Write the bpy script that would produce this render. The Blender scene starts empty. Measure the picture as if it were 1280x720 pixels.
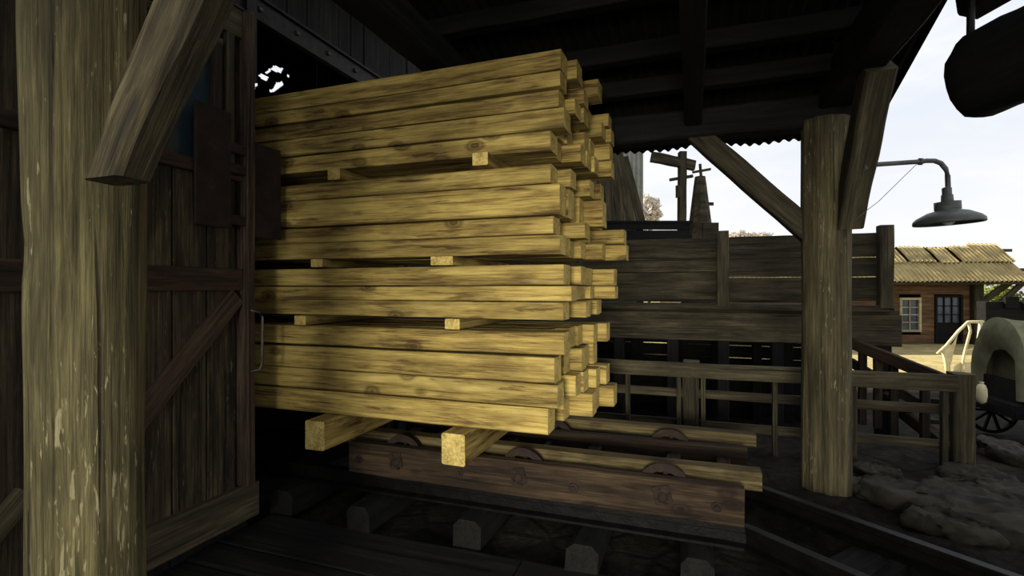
import bpy, bmesh, math, random
from mathutils import Vector, Matrix, noise
random.seed(7)
scene = bpy.context.scene
COL = scene.collection
TH = math.radians(-19.5)
CT, ST = math.cos(TH), math.sin(TH)
OX, OY = 0.26, 3.32
CZ = 1.62


def SF(u, v, z):
    """yard frame: u along the lumber, v away from the near face of the stack"""
    return Vector((OX + CT * u - ST * v, OY + ST * u + CT * v, z))


def PX(px, py, Y):
    return Vector(((px - 640) / 640 * Y, Y, CZ - (py - 360) / 640 * Y))


# ------------------------------------------------------------------ materials
class NT:
    def __init__(s, name):
        s.m = bpy.data.materials.new(name)
        s.m.use_nodes = True
        s.n = s.m.node_tree.nodes
        s.l = s.m.node_tree.links
        s.n.clear()
        s.out = s.n.new('ShaderNodeOutputMaterial')
        s.b = s.n.new('ShaderNodeBsdfPrincipled')
        s.l.new(s.b.outputs[0], s.out.inputs[0])

    def new(s, t, **kw):
        x = s.n.new(t)
        for k, v in kw.items():
            setattr(x, k, v)
        return x

    def link(s, a, b):
        s.l.new(a, b)

    def val(s, sock, v):
        if isinstance(v, (int, float)):
            sock.default_value = v
        elif isinstance(v, tuple):
            sock.default_value = v
        else:
            s.l.new(v, sock)

    def math(s, op, a, b=0.0, clamp=False):
        x = s.new('ShaderNodeMath', operation=op, use_clamp=clamp)
        s.val(x.inputs[0], a)
        s.val(x.inputs[1], b)
        return x.outputs[0]

    def vmath(s, op, a, b):
        x = s.new('ShaderNodeVectorMath', operation=op)
        s.val(x.inputs[0], a)
        s.val(x.inputs[1], b)
        return x.outputs[0]

    def noise(s, vec, scale, detail=4, rough=.6, dist=0.0):
        x = s.new('ShaderNodeTexNoise')
        s.link(vec, x.inputs['Vector'])
        x.inputs['Scale'].default_value = scale
        x.inputs['Detail'].default_value = detail
        x.inputs['Roughness'].default_value = rough
        x.inputs['Distortion'].default_value = dist
        return x.outputs['Fac']

    def ramp(s, fac, stops):
        x = s.new('ShaderNodeValToRGB')
        e = x.color_ramp.elements
        while len(e) < len(stops):
            e.new(.5)
        for i, (p, c) in enumerate(stops):
            e[i].position = p
            e[i].color = (c[0], c[1], c[2], 1) if isinstance(c, tuple) else (c, c, c, 1)
        s.link(fac, x.inputs[0])
        return x.outputs['Color']

    def mix(s, fac, a, b, mode='MIX'):
        x = s.new('ShaderNodeMix', data_type='RGBA', blend_type=mode)
        s.val(x.inputs[0], fac)
        for sock, v in ((x.inputs[6], a), (x.inputs[7], b)):
            if isinstance(v, tuple):
                sock.default_value = (v[0], v[1], v[2], 1)
            else:
                s.link(v, sock)
        return x.outputs[2]

    def bump(s, h, strength=.5, dist=.01):
        x = s.new('ShaderNodeBump')
        x.inputs['Strength'].default_value = strength
        x.inputs['Distance'].default_value = dist
        s.link(h, x.inputs['Height'])
        s.link(x.outputs[0], s.b.inputs['Normal'])

    def coords(s, axis='x'):
        tc = s.new('ShaderNodeTexCoord')
        v = tc.outputs['Object']
        if axis != 'x':
            sp = s.new('ShaderNodeSeparateXYZ')
            s.link(v, sp.inputs[0])
            cb = s.new('ShaderNodeCombineXYZ')
            o = sp.outputs
            order = {'z': (2, 1, 0), 'y': (1, 0, 2)}[axis]
            for i, k in enumerate(order):
                s.link(o[k], cb.inputs[i])
            v = cb.outputs[0]
        oi = s.new('ShaderNodeObjectInfo')
        ge = s.new('ShaderNodeNewGeometry')
        r = s.math('ADD', s.math('MULTIPLY', oi.outputs['Random'], 37.3),
                   s.math('MULTIPLY', ge.outputs['Random Per Island'], 91.7))
        cb = s.new('ShaderNodeCombineXYZ')
        s.link(r, cb.inputs[0])
        s.link(s.math('MULTIPLY', r, .37), cb.inputs[1])
        s.link(s.math('MULTIPLY', r, .71), cb.inputs[2])
        s.rnd = s.math('FRACT', s.math('MULTIPLY', r, 1.37))
        return s.vmath('ADD', v, cb.outputs[0])


def wood(name, dark, mid, light, axis='x', fine=34, streak=.5, knots=0.0, stain=.5, bump=.5, rough=.85,
         cracks=.0, var=.25, paint=None, paint_amt=.5, fleck=None):
    t = NT(name)
    v = t.coords(axis)
    g = t.vmath('MULTIPLY', v, (1.1, fine, fine))
    n1 = t.noise(g, 1.0, 6, .72, .3)
    nf = t.noise(t.vmath('MULTIPLY', v, (5, 150, 150)), 1.0, 4, .7, .2)
    m = t.vmath('MULTIPLY', v, (.9, 8, 8))
    n2 = t.noise(m, 1.0, 4, .6, .6)
    n3 = t.noise(t.vmath('MULTIPLY', v, (1.3, 3.2, 3.2)), 1.3, 3, .6, .4)
    f = t.math('ADD', t.math('MULTIPLY', n1, streak), t.math('MULTIPLY', n2, 1 - streak))
    f = t.math('ADD', t.math('MULTIPLY', f, .74), t.math('MULTIPLY', nf, .26))
    col = t.ramp(f, [(.405, dark), (.5, mid), (.6, light)])
    sm = t.ramp(n3, [(.42, 1.0), (.68, 0.0)])
    lo = t.mix(.75, col, dark)
    col = t.mix(t.math('MULTIPLY', t.math('SUBTRACT', 1.0, sm), stain), col, lo)
    h = n1
    if knots:
        vo = t.new('ShaderNodeTexVoronoi')
        t.link(t.vmath('MULTIPLY', v, (3.0, 5.2, 5.2)), vo.inputs['Vector'])
        vo.inputs['Scale'].default_value = 1.0
        d = t.math('ADD', vo.outputs['Distance'], t.math('MULTIPLY', t.math('SUBTRACT', n1, .5), .07))
        d = t.math('ADD', d, t.math('MULTIPLY', t.math('SUBTRACT', nf, .5), .10))
        sep = t.new('ShaderNodeSeparateColor')
        t.link(vo.outputs['Color'], sep.inputs[0])
        gate = t.math('GREATER_THAN', sep.outputs[0], .45)
        k = t.ramp(d, [(.0, .8), (.08, 1.0), (.12, .5), (.17, .8), (.27, 0.0)])
        col = t.mix(t.math('MULTIPLY', t.math('MULTIPLY', k, gate), knots), col, (dark[0] * .6, dark[1] * .5, dark[2] * .5))
        ns = t.noise(t.vmath('MULTIPLY', v, (2.2, 24, 24)), 1.0, 4, .65, .5)
        sk = t.ramp(ns, [(.54, 0.0), (.64, 1.0)])
        pt = t.ramp(n3, [(.42, 0.0), (.56, 1.0)])
        col = t.mix(t.math('MULTIPLY', t.math('MULTIPLY', sk, pt), .85), col, (dark[0] * .7, dark[1] * .6, dark[2] * .6))
    if cracks:
        nc = t.noise(t.vmath('MULTIPLY', v, (.7, 26, 26)), 1.0, 2, .5, .8)
        c = t.ramp(nc, [(.30, 1.0), (.37, 0.0)])
        col = t.mix(t.math('MULTIPLY', c, cracks), col, (.006, .005, .004))
        h = t.math('SUBTRACT', n1, t.math('MULTIPLY', c, .8))
    if fleck:
        nk = t.noise(t.vmath('MULTIPLY', v, (9, 62, 62)), 1.0, 3, .6, .4)
        nk2 = t.noise(t.vmath('MULTIPLY', v, (1.5, 5, 5)), 1.0, 2, .5)
        fk = t.ramp(t.math('ADD', nk, t.math('MULTIPLY', t.math('SUBTRACT', nk2, .5), .35)), [(.655, 0.0), (.70, 1.0)])
        col = t.mix(fk, col, fleck)
    if paint:
        npn = t.noise(t.vmath('MULTIPLY', v, (2.0, 13, 13)), 1.0, 5, .7, .3)
        pm = t.ramp(npn, [(.5 - paint_amt * .3, 0.0), (.58 - paint_amt * .3, 1.0)])
        col = t.mix(pm, col, paint)
    hs = t.new('ShaderNodeHueSaturation')
    t.link(col, hs.inputs['Color'])
    t.link(t.math('ADD', t.math('MULTIPLY', t.rnd, 2 * var), 1 - var), hs.inputs['Value'])
    t.link(hs.outputs[0], t.b.inputs['Base Color'])
    t.b.inputs['Roughness'].default_value = rough
    t.b.inputs['Specular IOR Level'].default_value = .2
    t.bump(t.math('ADD', t.math('MULTIPLY', h, .7), t.math('MULTIPLY', nf, .4)), bump, .012)
    return t.m


def endgrain(name, dark, light):
    t = NT(name)
    v = t.coords('x')
    n = t.noise(v, 55, 4, .7)
    n2 = t.noise(v, 9, 3, .6)
    f = t.math('ADD', t.math('MULTIPLY', n, .6), t.math('MULTIPLY', n2, .4))
    col = t.ramp(f, [(.36, dark), (.62, light)])
    t.link(col, t.b.inputs['Base Color'])
    t.b.inputs['Roughness'].default_value = .9
    t.b.inputs['Specular IOR Level'].default_value = .15
    t.bump(n, .7, .01)
    return t.m


def blotch(name, a, b, scale=6, rough=.8, metal=0.0, bump=.4, c=None, spec=.3):
    t = NT(name)
    v = t.coords('x')
    n = t.noise(v, scale, 6, .65, .3)
    st = [(.35, a), (.62, b)]
    if c:
        st.append((.74, c))
    col = t.ramp(n, st)
    t.link(col, t.b.inputs['Base Color'])
    t.b.inputs['Roughness'].default_value = rough
    t.b.inputs['Metallic'].default_value = metal
    t.b.inputs['Specular IOR Level'].default_value = spec
    t.bump(t.noise(v, scale * 4, 4, .7), bump, .01)
    return t.m


M = {}
M['lumber'] = wood('fresh lumber', (.07, .042, .012), (.285, .20, .052), (.46, .345, .10), fine=34, streak=.5, knots=.9,
                   stain=.75, bump=.5, var=.18)
M['lumber_end'] = endgrain('lumber end grain', (.20, .13, .03), (.58, .44, .14))
M['old'] = wood('old weathered timber', (.016, .013, .008), (.05, .041, .022), (.11, .09, .048), fine=60, cracks=.8, stain=.6)
M['old_end'] = endgrain('old timber end', (.03, .026, .016), (.11, .095, .055))
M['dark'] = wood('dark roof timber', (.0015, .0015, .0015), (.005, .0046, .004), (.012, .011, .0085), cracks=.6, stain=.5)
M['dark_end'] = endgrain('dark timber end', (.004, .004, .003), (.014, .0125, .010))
M['post'] = wood('peeling log post', (.022, .018, .008), (.085, .07, .029), (.19, .16, .07), fine=55, cracks=.8, stain=.75, bump=.9,
                 var=.02, fleck=(.25, .215, .11))
M['post2'] = wood('grey log post', (.022, .018, .009), (.07, .057, .027), (.14, .115, .055), fine=60, cracks=.8, stain=.6, bump=.8, var=.02, fleck=(.17, .145, .075))
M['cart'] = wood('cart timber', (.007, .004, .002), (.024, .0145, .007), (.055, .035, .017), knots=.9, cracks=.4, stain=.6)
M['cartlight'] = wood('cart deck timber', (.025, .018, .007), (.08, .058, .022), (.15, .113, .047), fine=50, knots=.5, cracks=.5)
M['red'] = wood('worn red board', (.008, .006, .004), (.028, .0185, .011), (.075, .053, .032), fine=60, cracks=.7,
                paint=(.036, .0175, .012), paint_amt=-.1)
M['doorplank'] = wood('door planks', (.007, .006, .004), (.029, .022, .012), (.085, .067, .034), axis='z', fine=60, cracks=.8, stain=.7, fleck=(.07, .06, .035),
                      paint=(.034, .023, .013), paint_amt=-.2)
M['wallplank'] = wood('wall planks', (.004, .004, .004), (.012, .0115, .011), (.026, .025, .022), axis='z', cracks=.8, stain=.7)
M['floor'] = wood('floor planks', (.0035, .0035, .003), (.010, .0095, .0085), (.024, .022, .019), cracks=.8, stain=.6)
M['grey'] = wood('grey yard boards', (.013, .011, .006), (.043, .035, .018), (.095, .078, .041), fine=60, cracks=.8, stain=.7, var=.3)
M['siding'] = wood('brown house siding', (.06, .033, .016), (.125, .072, .036), (.19, .115, .062), fine=20, cracks=.3, stain=.5, var=.2)
M['cream'] = wood('cream window paint', (.25, .21, .11), (.42, .36, .20), (.5, .44, .26), cracks=.2)
M['iron'] = blotch('dark iron', (.006, .006, .006), (.018, .017, .016), 14, .55, .6, .3)
M['brace'] = wood('hewn brace timber', (.008, .0065, .0035), (.034, .027, .013), (.09, .071, .034), fine=55, cracks=.8, stain=.6)
M['rail'] = blotch('rail steel', (.004, .004, .0035), (.010, .009, .008), 10, .5, .7, .3)
M['rust'] = blotch('rusted iron', (.010, .006, .004), (.025, .0145, .009), 7, .85, .2, .5, (.055, .026, .012))
M['bolt'] = blotch('worn bolt steel', (.03, .027, .022), (.09, .08, .06), 20, .5, .6, .2)
M['tin'] = blotch('tin roof', (.24, .18, .07), (.43, .34, .15), 1.6, .7, .0, .1)
M['tin_dark'] = blotch('shed roof tin', (.006, .0055, .005), (.016, .0125, .011), 2.5, .7, .3, .2)
M['canvas'] = blotch('wagon canvas', (.13, .127, .07), (.23, .22, .135), 3.0, .95, 0, .2, spec=.1)
M['cloth'] = blotch('pale cloth', (.52, .45, .25), (.72, .64, .40), 4, .95, 0, .2, spec=.1)
M['leaf'] = blotch('green leaves', (.06, .085, .01), (.22, .26, .03), 5, .8, 0, .2)
M['haze_leaf'] = blotch('far foliage', (.52, .47, .40), (.7, .64, .56), 3, .9, 0, .2)  # distance haze painted into the leaf colour
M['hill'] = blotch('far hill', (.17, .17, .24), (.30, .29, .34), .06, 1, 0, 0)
M['stone'] = blotch('yard stone', (.010, .009, .006), (.032, .027, .016), 5, .9, 0, .8, (.085, .075, .03))
M['enamel'] = blotch('lamp enamel', (.045, .05, .045), (.085, .09, .08), 9, .45, .0, .1)


def glassy(name, c, rough=.15):
    t = NT(name)
    v = t.coords('x')
    t.link(t.ramp(t.noise(v, 3, 3), [(.3, c), (.7, tuple(x * 1.8 for x in c))]), t.b.inputs['Base Color'])
    t.b.inputs['Roughness'].default_value = rough
    return t.m


M['pane'] = glassy('dark window glass', (.012, .02, .024))
M['housepane'] = glassy('house window glass', (.03, .04, .05))
t = NT('lamp glass')
v = t.coords('x')
t.link(t.ramp(t.noise(v, 8), [(.3, (.5, .5, .42)), (.7, (.7, .7, .6))]), t.b.inputs['Base Color'])
t.b.inputs['Roughness'].default_value = .3
M['bulb'] = t.m


def ground_mat():
    t = NT('yard ground')
    tc = t.new('ShaderNodeTexCoord')
    v = tc.outputs['Object']
    n = t.noise(v, 1.7, 8, .68, .4)
    n2 = t.noise(v, 14, 6, .7)
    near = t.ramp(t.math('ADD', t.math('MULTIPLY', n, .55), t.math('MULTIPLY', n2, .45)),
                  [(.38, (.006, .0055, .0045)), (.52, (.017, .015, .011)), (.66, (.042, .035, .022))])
    vo = t.new('ShaderNodeTexVoronoi')
    vo.feature = 'DISTANCE_TO_EDGE'
    vo.inputs['Scale'].default_value = 3.2
    t.link(t.vmath('ADD', v, t.vmath('MULTIPLY', t.vmath('ADD', v, (0, 0, 0)), (0, 0, 0))), vo.inputs['Vector'])
    e = t.ramp(vo.outputs['Distance'], [(.0, .55), (.12, 1.0)])
    near = t.mix(1.0, near, e, 'MULTIPLY')
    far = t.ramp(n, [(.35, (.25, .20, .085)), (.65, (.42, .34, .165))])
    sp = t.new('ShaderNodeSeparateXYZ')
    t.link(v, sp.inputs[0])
    f = t.ramp(t.math('MULTIPLY', t.math('SUBTRACT', sp.outputs[1], 12.8), .5, True), [(0.0, 0.0), (1.0, 1.0)])  # near ground painted dark as shade, far ground painted pale as sunlit
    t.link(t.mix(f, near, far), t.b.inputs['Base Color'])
    t.b.inputs['Roughness'].default_value = .95
    t.b.inputs['Specular IOR Level'].default_value = .1
    t.bump(t.math('ADD', t.math('MULTIPLY', n2, .6), t.math('MULTIPLY', e, .5)), .9, .04)
    return t.m


M['ground'] = ground_mat()

ENDS = {'lumber': 'lumber_end', 'old': 'old_end', 'dark': 'dark_end', 'grey': 'old_end', 'cart': 'old_end', 'cartlight': 'lumber_end'}


# ------------------------------------------------------------------ object helpers
def link(o, parent=None):
    COL.objects.link(o)
    if parent:
        o.parent = parent
    return o


def tag(o, label, cat, group=None, kind=None):
    o['label'] = label
    o['category'] = cat
    if group:
        o['group'] = group
    if kind:
        o['kind'] = kind
    return o


def empty(name, loc, rz=0.0):
    o = bpy.data.objects.new(name, None)
    o.location = loc
    o.rotation_euler = (0, 0, rz)
    o.empty_display_size = .1
    return link(o)


def finish(name, bm, mats, parent=None, mtx=None, smooth=False):
    bmesh.ops.recalc_face_normals(bm, faces=bm.faces[:])
    me = bpy.data.meshes.new(name)
    bm.to_mesh(me)
    bm.free()
    for m in (mats if isinstance(mats, (list, tuple)) else [mats]):
        me.materials.append(M[m] if isinstance(m, str) else m)
    if smooth:
        for p in me.polygons:
            p.use_smooth = True
    o = bpy.data.objects.new(name, me)
    link(o, parent)
    if mtx is not None:
        o.matrix_basis = mtx
    return o


def axis_mtx(p0, p1, up=(0, 0, 1), roll=0.0):
    x = (Vector(p1) - Vector(p0)).normalized()
    up = Vector(up)
    if abs(x.dot(up.normalized())) > .98:
        up = Vector((0, 1, 0))
    y = up.cross(x).normalized()
    z = x.cross(y)
    m = Matrix((x, y, z)).transposed().to_4x4()
    m = m @ Matrix.Rotation(roll, 4, 'X')
    m.translation = Vector(p0)
    return m


def bm_beam(bm, L, w, h, segs=6, rough=0.0, ch=.08, bow=0.0, taper=0.0, mtx=None, sway=0.0, seed=None):
    """a squared timber along +X, chamfered edges, optional hewn roughness"""
    c = ch * min(w, h)
    a, b = w / 2, h / 2
    sec = [(-a + c, -b), (a - c, -b), (a, -b + c), (a, b - c), (a - c, b), (-a + c, b), (-a, b - c), (-a, -b + c)]
    off = Vector((random.random() * 99, random.random() * 99, random.random() * 99))
    rings = []
    for i in range(segs + 1):
        s = i / segs
        k = 1 - taper * s
        dz = bow * 4 * s * (1 - s)
        dy = sway * math.sin(s * math.pi)
        ring = []
        for (y, z) in sec:
            p = Vector((s * L, y * k, z * k))
            if rough:
                p += noise.noise_vector(p * 3.1 + off) * rough
            p += Vector((0, dy, dz))
            if mtx:
                p = mtx @ p
            ring.append(bm.verts.new(p))
        rings.append(ring)
    n = len(sec)
    for i in range(segs):
        for j in range(n):
            bm.faces.new((rings[i][j], rings[i][(j + 1) % n], rings[i + 1][(j + 1) % n], rings[i + 1][j]))
    for r in (rings[0][::-1], rings[-1]):
        f = bm.faces.new(r)
        f.material_index = 1
    return bm


def beam(name, p0, p1, w, h, mat, parent=None, roll=0.0, up=(0, 0, 1), segs=6, rough=0.006, ch=.08, bow=0.0, taper=0.0, sway=0.0):
    bm = bmesh.new()
    bm_beam(bm, (Vector(p1) - Vector(p0)).length, w, h, segs, rough, ch, bow, taper, None, sway)
    return finish(name, bm, [mat, ENDS.get(mat, mat)], parent, axis_mtx(p0, p1, up, roll))


def bm_box(bm, x0, x1, y0, y1, z0, z1, bev=0.0, mtx=None):
    r = bmesh.ops.create_cube(bm, size=1)
    vs = r['verts']
    for q in vs:
        q.co = Vector((x0 + (q.co.x + .5) * (x1 - x0), y0 + (q.co.y + .5) * (y1 - y0), z0 + (q.co.z + .5) * (z1 - z0)))
    if bev:
        es = list({e for q in vs for e in q.link_edges})
        rr = bmesh.ops.bevel(bm, geom=es, offset=bev, segments=1, affect='EDGES')
        vs = rr['verts']
    if mtx:
        for q in set(vs):
            q.co = mtx @ q.co
    return bm


def box(name, x0, x1, y0, y1, z0, z1, mat, parent=None, bev=0.005, mtx=None):
    bm = bmesh.new()
    bm_box(bm, x0, x1, y0, y1, z0, z1, bev)
    return finish(name, bm, mat, parent, mtx)


def bm_lathe(bm, prof, n=24, mtx=None, cap0=True, cap1=True):
    rings = []
    for (r, z) in prof:
        ring = []
        for i in range(n):
            a = 2 * math.pi * i / n
            p = Vector((r * math.cos(a), r * math.sin(a), z))
            ring.append(bm.verts.new(mtx @ p if mtx else p))
        rings.append(ring)
    for i in range(len(rings) - 1):
        for j in range(n):
            bm.faces.new((rings[i][j], rings[i][(j + 1) % n], rings[i + 1][(j + 1) % n], rings[i + 1][j]))
    if cap0:
        bm.faces.new(rings[0][::-1])
    if cap1:
        bm.faces.new(rings[-1])
    return bm


def bm_tube(bm, pts, r, n=10):
    pts = [Vector(p) for p in pts]
    rings = []
    for i, p in enumerate(pts):
        d = (pts[min(i + 1, len(pts) - 1)] - pts[max(i - 1, 0)]).normalized()
        up = Vector((0, 0, 1)) if abs(d.z) < .95 else Vector((0, 1, 0))
        a = d.cross(up).normalized()
        b = d.cross(a)
        rr = r[i] if isinstance(r, (list, tuple)) else r
        rings.append([bm.verts.new(p + a * rr * math.cos(2 * math.pi * k / n) + b * rr * math.sin(2 * math.pi * k / n)) for k in range(n)])
    for i in range(len(rings) - 1):
        for j in range(n):
            bm.faces.new((rings[i][j], rings[i][(j + 1) % n], rings[i + 1][(j + 1) % n], rings[i + 1][j]))
    bm.faces.new(rings[0][::-1])
    bm.faces.new(rings[-1])
    return bm


def tube(name, pts, r, mat, parent=None, n=10):
    bm = bmesh.new()
    bm_tube(bm, pts, r, n)
    return finish(name, bm, mat, parent, None, True)


def log_post(name, base, h, rad, mat, parent=None, bumps=(), seed=0, amp=.1, facets=9):
    """standing trunk; local X runs up the trunk so the grain follows it"""
    bm = bmesh.new()
    n, m = 40, 60
    rings = []
    for i in range(m + 1):
        z = h * i / m
        ring = []
        for j in range(n):
            a = 2 * math.pi * j / n
            d = Vector((math.cos(a) * 1.3 + seed, math.sin(a) * 1.3, z * .55))
            k = 1 + amp * noise.noise(d) + .05 * noise.noise(Vector((math.cos(a) * 4, math.sin(a) * 4 + seed, z * 1.5)))
            k -= .05 * max(0, noise.noise(Vector((math.cos(a) * 9, math.sin(a) * 9 + seed, z * .8))))
            # hewn facets
            fa = (a % (2 * math.pi / facets)) - math.pi / facets
            k *= .35 + .65 * (math.cos(math.pi / facets) / math.cos(fa) * 1.02) if facets else 1
            for (bz, ba, amt, wz) in bumps:
                da = (a - ba + math.pi) % (2 * math.pi) - math.pi
                k += amt * math.exp(-((z - bz) / wz) ** 2) * math.exp(-(da / .9) ** 2)
            ring.append(bm.verts.new((z, rad * k * math.cos(a), rad * k * math.sin(a))))
        rings.append(ring)
    for i in range(m):
        for j in range(n):
            bm.faces.new((rings[i][j], rings[i][(j + 1) % n], rings[i + 1][(j + 1) % n], rings[i + 1][j]))
    bm.faces.new(rings[0][::-1])
    bm.faces.new(rings[-1])
    # local x -> up, local y -> world x, local z -> world y
    mt = Matrix(((0, 1, 0, base[0]), (0, 0, 1, base[1]), (1, 0, 0, base[2]), (0, 0, 0, 1)))
    return finish(name, bm, mat, parent, mt, True)


def corrugated(name, L, W, pitch, amp, mat, parent=None, mtx=None, ragged=0.0, thick=True, warp=0.0):
    """ribs run along local Y, waves across local X"""
    bm = bmesh.new()
    nx = int(L / pitch * 6)
    ny = 6
    ph = random.random() * 9
    g = []
    for i in range(nx + 1):
        x = L * i / nx
        r = ragged * (noise.noise(Vector((x * 1.7, ph, 0))) + .5 * noise.noise(Vector((x * 7, ph, 3))))
        g.append([bm.verts.new((x, (W + r) * j / ny if j == ny else W * j / ny,
                                amp * math.cos(2 * math.pi * x / pitch) + warp * noise.noise(Vector((x * .8, j * .5, ph))))) for j in range(ny + 1)])
    for i in range(nx):
        for j in range(ny):
            bm.faces.new((g[i][j], g[i + 1][j], g[i + 1][j + 1], g[i][j + 1]))
    return finish(name, bm, mat, parent, mtx, True)


def under(o, p):
    """make o a sub-part of p (both sit in the same thing's frame)"""
    o.matrix_basis = p.matrix_basis.inverted() @ o.matrix_basis
    o.parent = p
    return o


def struct(o):
    o['kind'] = 'structure'
    return o


RZ = Matrix.Rotation(TH, 4, 'Z')


def SM(u, v, z):
    m = RZ.copy()
    m.translation = SF(u, v, z)
    return m


ORD = ['front', 'second', 'third', 'fourth', 'fifth', 'sixth']
# ------------------------------------------------------------------ lumber stack
bundles = [
    ('lowest', [(.66, .833), (.838, .992), (.997, 1.168), (1.185, 1.335)]),
    ('second', [(1.41, 1.528), (1.533, 1.636), (1.641, 1.776)]),
    ('third', [(1.84, 1.968), (1.973, 2.09), (2.096, 2.30), (2.305, 2.43)]),
    ('top', [(2.518, 2.648), (2.653, 2.788), (2.793, 2.905), (2.925, 3.03), (3.035, 3.168)]),
]
front_px = [[685, 697, 693, 705], [704, 714, 705], [700, 692, 700, 688], [688, 705, 698, 700, 701]]


def u_from_px(x, v=0.0):
    k = (x - 640) / 640
    ax = OX - ST * v
    ay = OY + CT * v
    return (k * ay - ax) / (CT - k * ST)


CW, NC = .186, 6
special = {(2, 0, 5): .36, (2, 1, 5): .34, (2, 0, 4): .2, (3, 2, 5): .24, (0, 0, 5): .26, (0, 1, 5): .20, (1, 1, 5): .27, (1, 2, 5): .26, (3, 4, 1): .12, (3, 4, 2): .09, (3, 4, 3): .2, (3, 0, 5): .24}
skip = {(3, 4, 5), (3, 4, 4)}
layer_words = {4: ['bottom', 'second', 'third', 'top'], 3: ['bottom', 'middle', 'top'], 5: ['bottom', 'second', 'third', 'fourth', 'top']}
for bi, (bn, layers) in enumerate(bundles):
    for li, (z0, z1) in enumerate(layers):
        bow = random.uniform(-.006, .004)
        for c in range(NC):
            if (bi, li, c) in skip:
                continue
            rnd = random.uniform(-.07, .09)
            if c == 0:
                ue = u_from_px(front_px[bi][li])
            elif (bi, li, c) in special:
                ue = special[(bi, li, c)]
            else:
                ue = .03 * c + rnd + (-.04 if bi == 0 and c < 3 else 0)
            v0 = c * CW
            w = CW - random.uniform(.006, .02)
            h = z1 - z0 - .004
            L = 4.15 + random.uniform(-.05, .1)
            if bi == 2 and li == 2 and c == 0:
                pass
            p0 = SF(ue - L, v0 + w / 2 + (random.uniform(-.006, .006) if c else random.uniform(-.008, .01)), (z0 + z1) / 2)
            p1 = SF(ue, v0 + w / 2, (z0 + z1) / 2)
            o = beam('sawn_timber', p0, p1, w, h, 'lumber', segs=10, rough=.004, ch=.05, bow=bow)
            row = 'in the front row' if c == 0 else ('in the rearmost row' if c == NC - 1 else '%s row from the front' % ORD[c])
            tag(o, 'yellow sawn timber, %s layer of the %s bundle, %s' % (layer_words[len(layers)][li], bn, row),
                'timber', 'sawn timbers stacked on the rail cart')

# bearers and spacers (run along N)
WV = NC * CW


def across(name, u, vf, z0, z1, w, mat='lumber', vb=None, label='', cat='spacer', group=None):
    p0 = SF(u, vf, (z0 + z1) / 2)
    p1 = SF(u, vb if vb else WV - .03, (z0 + z1) / 2)
    return tag(beam(name, p0, p1, w, z1 - z0, mat, segs=4, rough=.003, ch=.06), label, cat, group)


across('bearer_beam', -.635, -.15, .445, .655, .17, label='thick squared bearer with bright end grain, right of the two under the stack', cat='beam', group='bearers under the stack')
across('bearer_beam', -1.72, -.2, .445, .655, .17, label='thick squared bearer jutting out, left of the two under the stack', cat='beam', group='bearers under the stack')
sp = [(1.337, 1.408, [('left', 370, 10), ('right', 557, 16)], 'lowest and second'),
      (1.778, 1.838, [('left', 388, 16), ('right', 535, 34)], 'second and third'),
      (2.432, 2.516, [('left', 410, 14), ('right', 590, 20)], 'third and top')]
for z0, z1, ps, nm in sp:
    for side, x, wpx in ps:
        vf = -.05 if not (nm.startswith('third') and side == 'right') else -.10
        u = u_from_px(x + wpx / 2, vf)
        across('spacer_stick', u, vf, z0, z1, .11 if wpx < 30 else .17,
               label='short wooden spacer, %s one between the %s bundles' % (side, nm), cat='spacer', group='spacers between the timber bundles')

# ------------------------------------------------------------------ rail cart
cart = empty('rail_cart', SF(0, .7, .16), TH)
tag(cart, 'low wooden rail cart with iron wheels carrying the timber stack', 'cart')


def CL(u, v, z):
    return Vector((u, v - .7, z - .16))


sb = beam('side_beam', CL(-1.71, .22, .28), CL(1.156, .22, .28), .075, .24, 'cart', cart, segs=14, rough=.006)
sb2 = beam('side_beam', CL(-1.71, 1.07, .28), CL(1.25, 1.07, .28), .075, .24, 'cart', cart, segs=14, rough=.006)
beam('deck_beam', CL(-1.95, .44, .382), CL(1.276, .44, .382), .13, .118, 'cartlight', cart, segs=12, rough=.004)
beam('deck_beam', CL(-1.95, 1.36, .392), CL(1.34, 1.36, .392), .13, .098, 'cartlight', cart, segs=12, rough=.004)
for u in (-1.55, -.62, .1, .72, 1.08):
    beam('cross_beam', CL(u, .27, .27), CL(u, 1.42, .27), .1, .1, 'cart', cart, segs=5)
R90 = Matrix.Rotation(math.pi / 2, 4, 'X')
for u in (-1.28, -.29, .68):
    beam('axle', CL(u, .27, .3), CL(u, 1.2, .3), .05, .05, 'iron', cart, segs=2, rough=0, ch=.3)
    for v in (.305, 1.16):
        bm = bmesh.new()
        mt = Matrix.Translation(CL(u, v, .302)) @ R90
        bm_lathe(bm, [(.12, -.03), (.155, -.03), (.155, .022), (.17, .024), (.17, .034), (.12, .034), (.12, -.03)], 32, mt, False, False)
        bm_lathe(bm, [(.045, -.04), (.045, .04)], 16, mt)
        for k in range(6):
            a = k * math.pi / 3 + .4
            bm_box(bm, .03, .14, -.013, .013, -.012, .012, 0, mt @ Matrix.Rotation(a, 4, 'Z'))
        wo = finish('cart_wheel', bm, 'rust', cart)
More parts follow.
